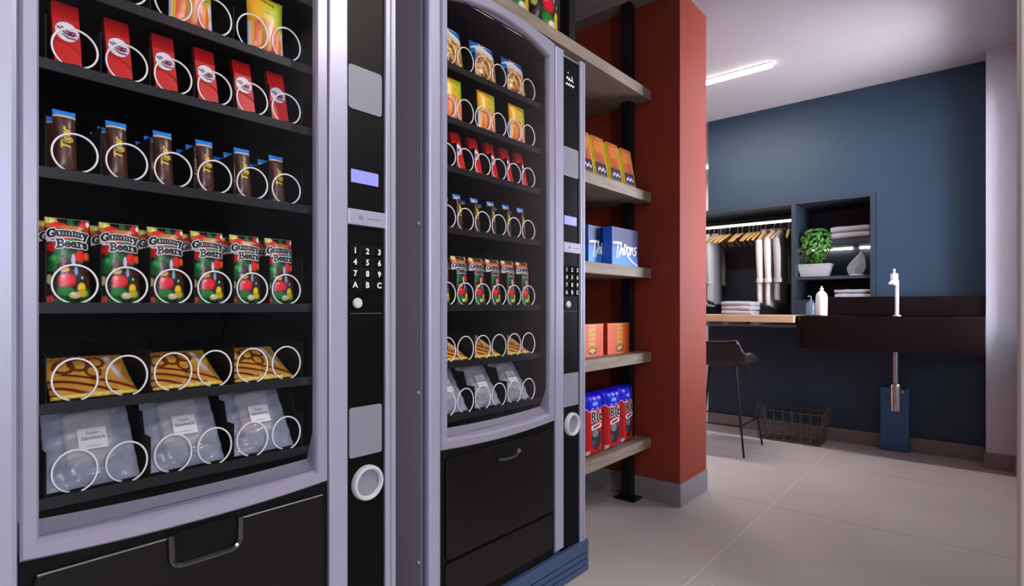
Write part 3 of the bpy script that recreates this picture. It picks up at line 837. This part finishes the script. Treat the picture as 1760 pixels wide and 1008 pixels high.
m_brush = MB().strokes([[(a*.92, b) for a, b in q] for q in brush()], .0105, .0008).mesh('lettering', M_ink)
m_sweep = MB().strokes([[(.018, .048), (.040, .034), (.070, .020), (.104, .008), (.116, .006)]], .009, .0008).mesh('lettering', M_ink)
for k, (x, y) in enumerate(((-1.249, 2.258), (-1.303, 2.150))):
    o = empty('blue_carton', (x, y, 1.137)); put('carton', me_bb, o); put('lettering', m_brush, o); put('lettering', m_sweep, o)
    tag(o, ['blue carton with white brush lettering, in front on the middle shelf', 'blue carton with white brush lettering, half hidden behind the other'][k], 'box', 'blue cartons on the shelf')
me_or = carton('carton', .200, .142, .070, p_orange, 60, 50, (176, 52, 30), (230, 130, 50))
for k, y in enumerate((2.048, 2.286)):
    o = put('orange_carton', me_or, None, (-1.300, y, .730))
    tag(o, ['orange carton with golden stripe, next to the vending machine', 'orange carton with golden stripe, next to the black shelf post'][k], 'box', 'orange cartons on the shelf')
me_bit, bsx, byy = pouch('bag_film', .150, .265, .095, p_bit, 60, 96, crimp=False, box=True)
bit_t = lambda dz: (lambda a, b: (bsx(a/.150+.5, (b+dz)/.265)+.0032, a, b+dz))
bit_o = lambda dz: (lambda a, b: (bsx(a/.150+.5, (b+dz)/.265)+.0018, a, b+dz))
m_b1 = text_mesh('lettering_outline', 'Bit', .058, M_ink, bit_o(.166), bold=.0052, spacing=1.25)
m_b2 = text_mesh('lettering', 'Bit', .058, M_ltr_black, bit_t(.166), bold=.0018, spacing=1.25)
m_b3 = MB().strokes([[(-.030, .122), (.030, .128)]], .022, 0).mesh('name_bar', M_ink)
m_b4 = MB().strokes([[(-.026+.0075*i, .122+.001*i+(.004 if i % 2 else -.004)) for i in range(8)]], .006, 0).mesh('lettering', M_ltr_black)
for mm, e in ((m_b3, .0018), (m_b4, .0032)):
    for v in mm.vertices: v.co.x = bsx(v.co.y/.150+.5, v.co.z/.265)+e
for k, (x, y, rz) in enumerate(((-1.305, 2.021, 0), (-1.303, 2.173, 0), (-1.318, 2.326, 6))):
    o = empty('red_snack_bag', (x, y, .311), (0, -radians(1), radians(rz)))
    put('bag_film', me_bit, o); put('lettering_outline', m_b1, o); put('lettering', m_b2, o); put('name_bar', m_b3, o); put('lettering', m_b4, o)
    tag(o, ['red bag with blue top, half hidden by the vending machine', 'red bag with blue top and the word Bit, facing out on the bottom shelf', 'red bag with blue top, turned aside next to the shelf post'][k], 'snack bag', 'red snack bags on the bottom shelf')
for o in protos:
    for ch in list(o.children_recursive): bpy.data.objects.remove(ch)
    bpy.data.objects.remove(o)

# ------------------------------------------------------------------ wardrobe niche
WX0, WX1, WY0, WY1 = -2.05, -.555, YB-.004, YB+ND
wd = empty('wardrobe', (-1.126, 4.7, .9)); wo = Vector((-1.126, 4.7, .9)); tag(wd, 'dark blue built-in wardrobe with hanging rail and shelves above the desk', 'wardrobe')
def WB(name, m, x0, x1, y0, y1, z0, z1, bevel=0.0, parent=wd):
    return put(name, MB().box(x0-wo.x, x1-wo.x, y0-wo.y, y1-wo.y, z0-wo.z, z1-wo.z).mesh(name, m), parent, bevel=bevel)
WB('back_panel', M_navy, WX0, WX1, WY1-.015, WY1, .842, 1.731)
WB('top_panel', M_navy, WX0, WX1, WY0, WY1-.015, 1.705, 1.731)
WB('side_panel', M_navy, WX0, WX0+.02, WY0, WY1-.015, .842, 1.705)
WB('side_panel', M_navy2, WX1-.030, WX1, WY0-.004, WY1-.015, .842, 1.705)
WB('partition', M_navy2, -1.078, -1.050, WY0-.004, WY1-.015, .842, 1.705)
WB('bottom_panel', M_navy, -1.050, WX1-.030, WY0, WY1-.015, .842, 1.000)
WB('bottom_panel', M_navy, WX0+.02, -1.078, WY0, WY1-.015, .842, .890)
WB('shelf', M_navy, -1.050, WX1-.030, WY0+.02, WY1-.015, 1.148, 1.170)
us = WB('shelf', M_navy, -1.050, WX1-.030, WY0+.15, WY1-.015, 1.405, 1.443)
for (a, b) in ((-1.045, -.760), (-.715, -.590)):
    WB('led_strip', M_ledw, a, b, WY1-.045, WY1-.03, 1.392, 1.405, parent=wd)
rail = put('hanging_rail', MB().tube([(WX0+.02-wo.x, 4.66-wo.y, 1.622-wo.z), (-1.078-wo.x, 4.66-wo.y, 1.622-wo.z)], .011, 10).mesh('hanging_rail', M_rail, smooth=True), wd)
# hangers and shirts
def hanger_meshes():
    hk = [(0, .0, .0)] + [(0, .018*sin(radians(a))*.9, .022+.018-.018*cos(radians(a))) for a in range(0, 240, 24)]
    hook = MB().tube([(0, 0, -.03)]+[(0, 0, 0)]+hk[1:], .0028, 6).mesh('hook', M_chrome, smooth=True)
    mb = MB()
    pts = [(0, -.20, -.105), (0, -.12, -.072), (0, -.04, -.040), (0, 0, -.030), (0, .04, -.040), (0, .12, -.072), (0, .20, -.105)]
    mb.tube(pts, [.008, .010, .012, .013, .012, .010, .008], 8)
    return hook, mb.mesh('shoulder_bar', M_hang, smooth=True)
HK, HB = hanger_meshes()
RZ = 1.622+.011-.056
hx = [-1.776, -1.734, -1.702, -1.682, -1.665, -1.644, -1.605, -1.539, -1.502, -1.449, -1.417, -1.384, -1.359, -1.322, -1.256, -1.210, -1.150]
def ordw(k): return ['leftmost', 'second', 'third', 'fourth', 'fifth', 'sixth', 'seventh', 'eighth', 'ninth', 'tenth', 'eleventh', 'twelfth', 'thirteenth', 'fourteenth', 'fifteenth', 'sixteenth', 'last'][k]
for k, x in enumerate(hx):
    o = empty('clothes_hanger', (x, 4.66, RZ), (0, 0, radians(random.uniform(-6, 6) if k not in (16,) else 10)))
    put('hook', HK, o); put('shoulder_bar', HB, o)
    tag(o, f'wooden clothes hanger on the white rail, {ordw(k)} from the left', 'hanger', 'wooden hangers on the rail')
def shirt_mesh(seed, length):
    rnd = random.Random(seed); n = 40; loops = []
    ph = [rnd.uniform(0, 6.28) for _ in range(4)]
    prof = [(0.0, .052, .022), (-.020, .075, .022), (-.05, .150, .022), (-.085, .200, .024), (-.12, .205, .026), (-.20, .198, .027), (-.30, .192, .028), (-.42, .190, .030), (-.52, .188, .031), (-length, .180, .029)]
    for (z, hw, ht) in prof:
        l = []
        for i in range(n):
            a = 2*pi*i/n; f = min(1, -z/.3)
            rip = 1+.22*f*sin(7*a+ph[0])+.12*f*sin(11*a+ph[1]+z*6)
            y = hw*math.copysign(abs(cos(a))**.8, cos(a)); x = ht*sin(a)*rip
            zz = z - (0.035*f*(abs(y)/hw)**2*(-1) if z == -length else 0)
            l.append((x, y, zz))
        loops.append(l)
    return MB().loft(loops).mesh('shirt_body', M_shirt, smooth=True, angle=70)
def sleeve_mesh(sign, seed):
    rnd = random.Random(seed)
    pts = [(0, sign*.175, -.085), (.010, sign*.205, -.16), (.014, sign*.212, -.27), (.016, sign*.208, -.38)]
    mb = MB().tube(pts, [.024, .026, .024, .021], 10)
    return mb.mesh('sleeve', M_shirt, smooth=True, angle=70)
def cuff_mesh(sign): return MB().lathe([(.022, -.030), (.027, -.028), (.028, .002), (.023, .004)], (.016, sign*.208, -.385), 'z', 12).mesh('cuff', M_shirt, smooth=True)
shl = ['cream shirt hanging at the left end of the rail beside the column', 'pale grey shirt hanging second from the column', 'white shirt with rolled cuffs, left of the right-hand group on the rail', 'white shirt hanging in the middle of the right-hand group', 'light shirt hanging next to the wardrobe partition']
for k, (hi, ln) in enumerate(((0, .60), (1, .58), (13, .60), (14, .62), (15, .58))):
    o = empty('shirt', (hx[hi], 4.66, RZ-.028), (0, 0, radians(random.uniform(-5, 5))))
    m1 = shirt_mesh(k+5, ln); mm = M_shirt2 if k in (1, 4) else M_shirt
    m1.materials[0] = mm; put('shirt_body', m1, o)
    put('collar', MB().tube([(.030*cos(radians(a)), .048*sin(radians(a)), .006) for a in range(0, 360, 30)], .012, 6, closed=True).mesh('collar', mm, smooth=True), o)
    for s in (-1, 1):
        sl = put('sleeve', sleeve_mesh(s, k), o); sl.data.materials[0] = mm; put('cuff', cuff_mesh(s), sl).data.materials[0] = mm
    tag(o, shl[k], 'shirt', 'shirts on the rail')
# folded towels
def folded(name, w, d, h, seed):
    rnd = random.Random(seed); mb = MB(); n = 10; prof = []
    for i in range(n+1):
        a = -pi/2+pi*i/n; prof.append((-d/2+h/2-h/2*cos(a), h/2+h/2*sin(a)))
    top = [(d/2, h*.92), (d/2, h*.55), (d/2-.004, h*.5), (d/2, h*.45), (d/2, h*.06)]
    poly = prof + top
    loops = []
    for j in range(9):
        x = -w/2+w*j/8; s = 1-.10*(abs(2*j/8-1)**6); dz = rnd.uniform(-.0018, .0018)
        loops.append([(x, p[0]*s, max(0, p[1]*s+(dz if p[1] > h*.5 else 0))) for p in poly])
    mb.loft(loops); return mb.mesh(name, M_towel, smooth=True, angle=50)
def stack(x, y, z, w, d, hs, labels, group, seed, rz=0):
    for i, h in enumerate(hs):
        o = put('folded_towel', folded('folded_towel', w*(1-.03*(i % 2)), d, h, seed+i), None, (x+random.uniform(-.006, .006), y, z), (0, 0, radians(rz+random.uniform(-3, 3))))
        tag(o, labels[i], 'towel', group); z += h+.0005
stack(-1.395, 4.30, .891, .215, .24, [.034, .034, .030], ['lowest white folded towel of the stack on the oak desk', 'middle white folded towel of the stack on the oak desk', 'topmost white folded towel of the stack on the oak desk'], 'towels on the desk', 3)
stack(-.735, 4.70, 1.444, .25, .24, [.045, .045], ['lower folded grey towel on the upper wardrobe shelf', 'upper folded grey towel on the upper wardrobe shelf'], 'towels on the upper wardrobe shelf', 11)
stack(-.690, 4.56, 1.0005, .225, .20, [.045, .025], ['thick folded towel at the bottom of the lit wardrobe', 'thin folded towel lying on the thick one, bottom of the wardrobe'], 'towels at the bottom of the wardrobe', 21)
# potted plant
pp = empty('potted_plant', (-.950, 4.575, 1.170)); tag(pp, 'bushy green plant in a white rectangular pot on the wardrobe shelf', 'plant')
def potm():
    mb = MB(); o0 = lambda w, d, z: [(-w, -d, z), (w, -d, z), (w, d, z), (-w, d, z)]
    mb.loft([o0(.088, .045, 0), o0(.108, .058, .085), o0(.112, .062, .085), o0(.112, .062, .095), o0(.103, .053, .095), o0(.100, .050, .075)])
    return mb.mesh('pot', M_pot)
pt = put('pot', potm(), pp, bevel=.002)
put('soil', MB().box(-.098, .098, -.048, .048, .0755, .079).mesh('soil', M_soil), pt)
def foliage():
    mb = MB(); rnd = random.Random(5)
    for i in range(520):
        while True:
            p = Vector((rnd.uniform(-1, 1), rnd.uniform(-1, 1), rnd.uniform(-1, 1)))
            if p.length < 1: break
        sh_ = 1.0
        c = Vector((p.x*.118-.008, p.y*.095, .232+p.z*.150))
        if c.z < .17: c.x *= .8; c.y *= .7
        n = Vector((p.x, p.y-.4, abs(p.z)+.5+rnd.uniform(-.4, .4))).normalized()
        t = n.cross(Vector((rnd.uniform(-1, 1), rnd.uniform(-1, 1), rnd.uniform(-.3, .3)))).normalized(); b = n.cross(t)
        L = rnd.uniform(.017, .032); w = L*.42
        k = len(mb.v)
        mb.v += [tuple(c-t*L), tuple(c-t*L*.3+b*w+n*.003), tuple(c+t*L*.4+b*w*.8+n*.002), tuple(c+t*L-n*.004), tuple(c+t*L*.4-b*w*.8+n*.002), tuple(c-t*L*.3-b*w+n*.003), tuple(c+n*.0-t*L*.1)]
        mb.f += [(k, k+1, k+6), (k+1, k+2, k+6), (k+2, k+3, k+6), (k+3, k+4, k+6), (k+4, k+5, k+6), (k+5, k, k+6)]
    me = bpy.data.meshes.new('foliage'); me.from_pydata(mb.v, [], mb.f); me.materials.append(M_leaf); return me
fo = put('foliage', foliage(), pp); fo['kind'] = 'stuff'
stm = MB()
for i in range(12):
    a = i*2*pi/12; stm.tube([(.03*cos(a), .02*sin(a), .078), (.045*cos(a), .035*sin(a), .15), (.075*cos(a), .06*sin(a), .25)], .002, 5)
st = put('stems', stm.mesh('stems', M_stem), pp); st['kind'] = 'stuff'
# glass ornament
go = empty('ornament', (-.690, 4.62, 1.170)); tag(go, 'translucent leaf-shaped ornament on the lit wardrobe shelf', 'ornament')
M_orn = film_mat('ornament_glass', (176, 190, 206), 0.55, 0.15, 0.8)
def orn():
    mb = MB()
    loops = []
    prof = [(-.050, .030, 0.0), (-.062, .045, .02), (-.065, .058, .05), (-.045, .055, .085), (-.015, .050, .12), (.012, .038, .15), (.022, .026, .17)]
    for (a, b, z) in prof:
        c = (a+b)/2; hw = (b-a)/2
        loops.append([(c+hw*cos(q*pi/8), .030*(1-z/.2)*sin(q*pi/8)*(1+.25*cos(q*pi/2)), z+.012) for q in range(16)])
    return mb.loft(loops).mesh('leaf_body', M_orn, smooth=True)
put('leaf_body', orn(), go)
put('base', MB().lathe([(.045, 0), (.048, .004), (.045, .012), (.02, .013)], (0, 0, 0), 'z', 20).mesh('base', M_wht, smooth=True), go)

# ------------------------------------------------------------------ desk, basin unit
dk = empty('desk', (-1.5, 4.2, .842)); tag(dk, 'pale wooden wall-mounted desk top under the wardrobe', 'desk')
put('desk_top', MB().box(-.80, .546, -.22, .238, 0, .049).mesh('desk_top', M_deskwood), dk, bevel=.003)
for x in (-.30, -.06, .08, .28): put('bracket', MB().box(x-.016, x+.016, -.19, .23, -.022, 0).mesh('bracket', M_plate), dk)
put('rail', MB().box(-.70, .52, .18, .238, -.045, -.0225).mesh('rail', M_plate), dk)
bs = empty('basin_unit', (-.47, 4.2, .676)); tag(bs, 'dark wine-red wall-hung basin unit with rounded left corner', 'basin')
def basin():
    x0, x1, y0, y1, z0, z1, rr = -.482, .480, -.20, .226, 0, .214, .06
    pts = [(x0+rr-rr*cos(radians(a)), y0+rr-rr*sin(radians(a))) for a in range(0, 91, 15)]
    poly = pts+[(x1, y0), (x1, y1), (x0, y1)]
    bx0, bx1, by0, by1 = -.20, .34, -.14, .12
    mb = MB(); n = len(poly)
    # top with a sunken bowl
    inner = []
    for p in poly:
        inner.append((min(max(p[0], bx0), bx1), min(max(p[1], by0), by1)))
    mb.loft([[(p[0], p[1], z0) for p in poly], [(p[0], p[1], z1) for p in poly], [(p[0], p[1], z1) for p in inner], [(p[0]*.96+.003, p[1]*.95, z1-.12) for p in inner]])
    return mb.mesh('basin_body', M_wine)
put('basin_body', basin(), bs, bevel=.002)
put('splashback', MB().box(-.345, .480, .10, .238, .2145, .340).mesh('splashback', M_wine), bs, bevel=.002)
fa = empty('faucet', (-.412, 4.20, .8905)); tag(fa, 'slim white faucet standing on the wine-red basin unit', 'faucet')
put('base_ring', MB().lathe([(.022, 0), (.022, .006), (.013, .008)], (0, 0, 0), 'z', 18).mesh('base_ring', M_wht, smooth=True), fa)
put('stem', MB().tube([(0, 0, .006), (0, 0, .225)], .0105, 14).mesh('stem', M_wht, smooth=True), fa)
put('head', MB().lathe([(.012, .195), (.020, .205), (.021, .262), (.019, .268), (.006, .270), (.006, .288), (.008, .292), (.004, .298)], (-.014, -.004, 0), 'z', 18).mesh('head', M_wht, smooth=True), fa)
put('spout', MB().tube([(-.012, 0, .215), (-.02, -.05, .215), (-.024, -.10, .205)], .0095, 10).mesh('spout', M_wht, smooth=True), fa)
dp = empty('drain_trap', (-.418, 4.20, .29)); tag(dp, 'chrome drain pipe and bottle trap under the basin unit', 'drain')
put('pipe', MB().tube([(0, 0, .17), (0, 0, .386)], .0145, 14).mesh('pipe', M_chrome, smooth=True), dp)
put('flange', MB().lathe([(.026, .374), (.026, .385), (.016, .386)], (0, 0, 0), 'z', 18).mesh('flange', M_chrome, smooth=True), dp)
put('trap', MB().lathe([(.024, 0), (.030, .004), (.030, .165), (.026, .174), (.016, .178)], (0, 0, 0), 'z', 20).mesh('trap', M_chrome, smooth=True), dp)
put('outlet', MB().tube([(.025, .02, .125), (.03, .10, .13), (.03, .165, .13)], .014, 10).mesh('outlet', M_chrome, smooth=True), dp)
tag(B('pipe_box', M_bluebox, -.520, -.364, 4.366, YB-.001, 0, .418, bevel=.003), 'blue box on the floor behind the chrome drain trap', 'box')
# bottles
so_ = empty('soap_bottle', (-.815, 4.11, .8905)); tag(so_, 'white plastic soap bottle standing on the left end of the basin unit', 'bottle')
put('body', MB().lathe([(.030, 0), (.034, .004), (.035, .12), (.031, .143), (.020, .158), (.011, .163), (.011, .172)], (0, 0, 0), 'z', 22).mesh('body', M_wht, smooth=True), so_)
put('cap', MB().lathe([(.012, .172), (.012, .182), (.005, .184), (.005, .196), (.003, .197)], (0, 0, 0), 'z', 14).mesh('cap', M_wht, smooth=True), so_)
so2 = empty('glass_bottle', (-.915, 4.28, .8905)); tag(so2, 'small smoky glass dispenser behind the white soap bottle', 'bottle')
M_smoke = film_mat('smoky_glass', (120, 140, 160), 0.45, 0.1, 0.05)
put('body', MB().lathe([(.028, 0), (.032, .004), (.032, .075), (.026, .088), (.012, .096), (.012, .104)], (0, 0, 0), 'z', 20).mesh('body', M_smoke, smooth=True), so2)
put('pump', MB().tube([(0, 0, .103), (0, 0, .130), (-.006, -.012, .134), (-.012, -.03, .131)], .004, 8).mesh('pump', M_plate, smooth=True), so2)

# ------------------------------------------------------------------ stool and basket
sl_ = empty('bar_stool', (-1.350, 3.765, 0), (0, 0, radians(92))); tag(sl_, 'dark brown shell stool on thin black legs at the desk', 'stool')
def shell():
    mb = MB(); nu, nv = 26, 26
    def f(u, v):
        uu = (u-.5)*2; q = min(1, abs(uu)/.6); p = max(0, (abs(uu)-.6)/.4); sg = 1 if uu >= 0 else -1
        t = min(1, v/.72); p2 = max(0, (v-.72)/.28)
        x = .225-.40*t-.055*p2
        R = .010+.060*max(0, min(1, (t-.35)/.55))
        w = .150+.045*min(1, t*2.2)-.030*p2
        rise = max(R*p, .150*p2**.9, (R*p+.150*p2)*.6)
        return (x-.02*p*(1-t), sg*(w*q**.9+.022*p), .580+.012*q*q-.010*sin(pi*t)*(1-q)+min(.150, rise)*(1-.30*p*p*p2))
    mb.grid(f, nu, nv)
    return mb.mesh('seat_shell', M_shell, smooth=True, angle=70)
o = put('seat_shell', shell(), sl_); md = o.modifiers.new('solid', 'SOLIDIFY'); md.thickness = .016; md.offset = -1
put('seat_frame', MB().tube([(.16, -.14, .572), (.16, .14, .572), (-.13, .14, .572), (-.13, -.14, .572)], .007, 8, closed=True).mesh('seat_frame', M_leg), sl_)
for (a, b) in ((1, -1), (1, 1), (-1, -1), (-1, 1)):
    put('leg', MB().tube([(a*.145+.01, b*.13, .574), (a*.215, b*.205, .0)], [.009, .0065], 8).mesh('leg', M_leg, smooth=True), sl_)
fr_ = []
put('footrest', MB().tube([(.194, -.182, .19), (.194, .182, .19), (-.19, .182, .19), (-.19, -.182, .19)], .005, 6, closed=True).mesh('footrest', M_leg), sl_)
bk = empty('wire_basket', (-1.035, 4.265, 0)); tag(bk, 'dark wire basket on the floor against the blue wall', 'basket')
def rect(hw, hd, z): return [(-hw, -hd, z), (hw, -hd, z), (hw, hd, z), (-hw, hd, z)]
put('top_rim', MB().tube(rect(.215, .115, .215), .0042, 6, closed=True).mesh('top_rim', M_wire), bk)
put('middle_rim', MB().tube(rect(.208, .108, .120), .003, 6, closed=True).mesh('middle_rim', M_wire), bk)
put('bottom_rim', MB().tube(rect(.195, .098, .006), .004, 6, closed=True).mesh('bottom_rim', M_wire), bk)
wm = {}
def wire(p0, p1): put('wire', MB().tube([p0, p1], .0036, 6).mesh('wire', M_wire), bk)
for i in range(8):
    t = -1+2*i/7
    for s in (-1, 1): wire((t*.195, s*.098, .006), (t*.215, s*.115, .215))
for i in range(1, 4):
    t = -1+2*i/4
    for s in (-1, 1): wire((s*.195, t*.098, .006), (s*.215, t*.115, .215))
    wire((-.195, t*.098, .006), (.195, t*.098, .006))
for i in range(1, 7):
    t = -1+2*i/7; wire((t*.195, -.098, .006), (t*.195, .098, .006))
for s in (-1, 1): put('handle', MB().tube([(s*.215, -.05, .215), (s*.225, -.045, .250), (s*.225, .045, .250), (s*.215, .05, .215)], .004, 6).mesh('handle', M_wire), bk)
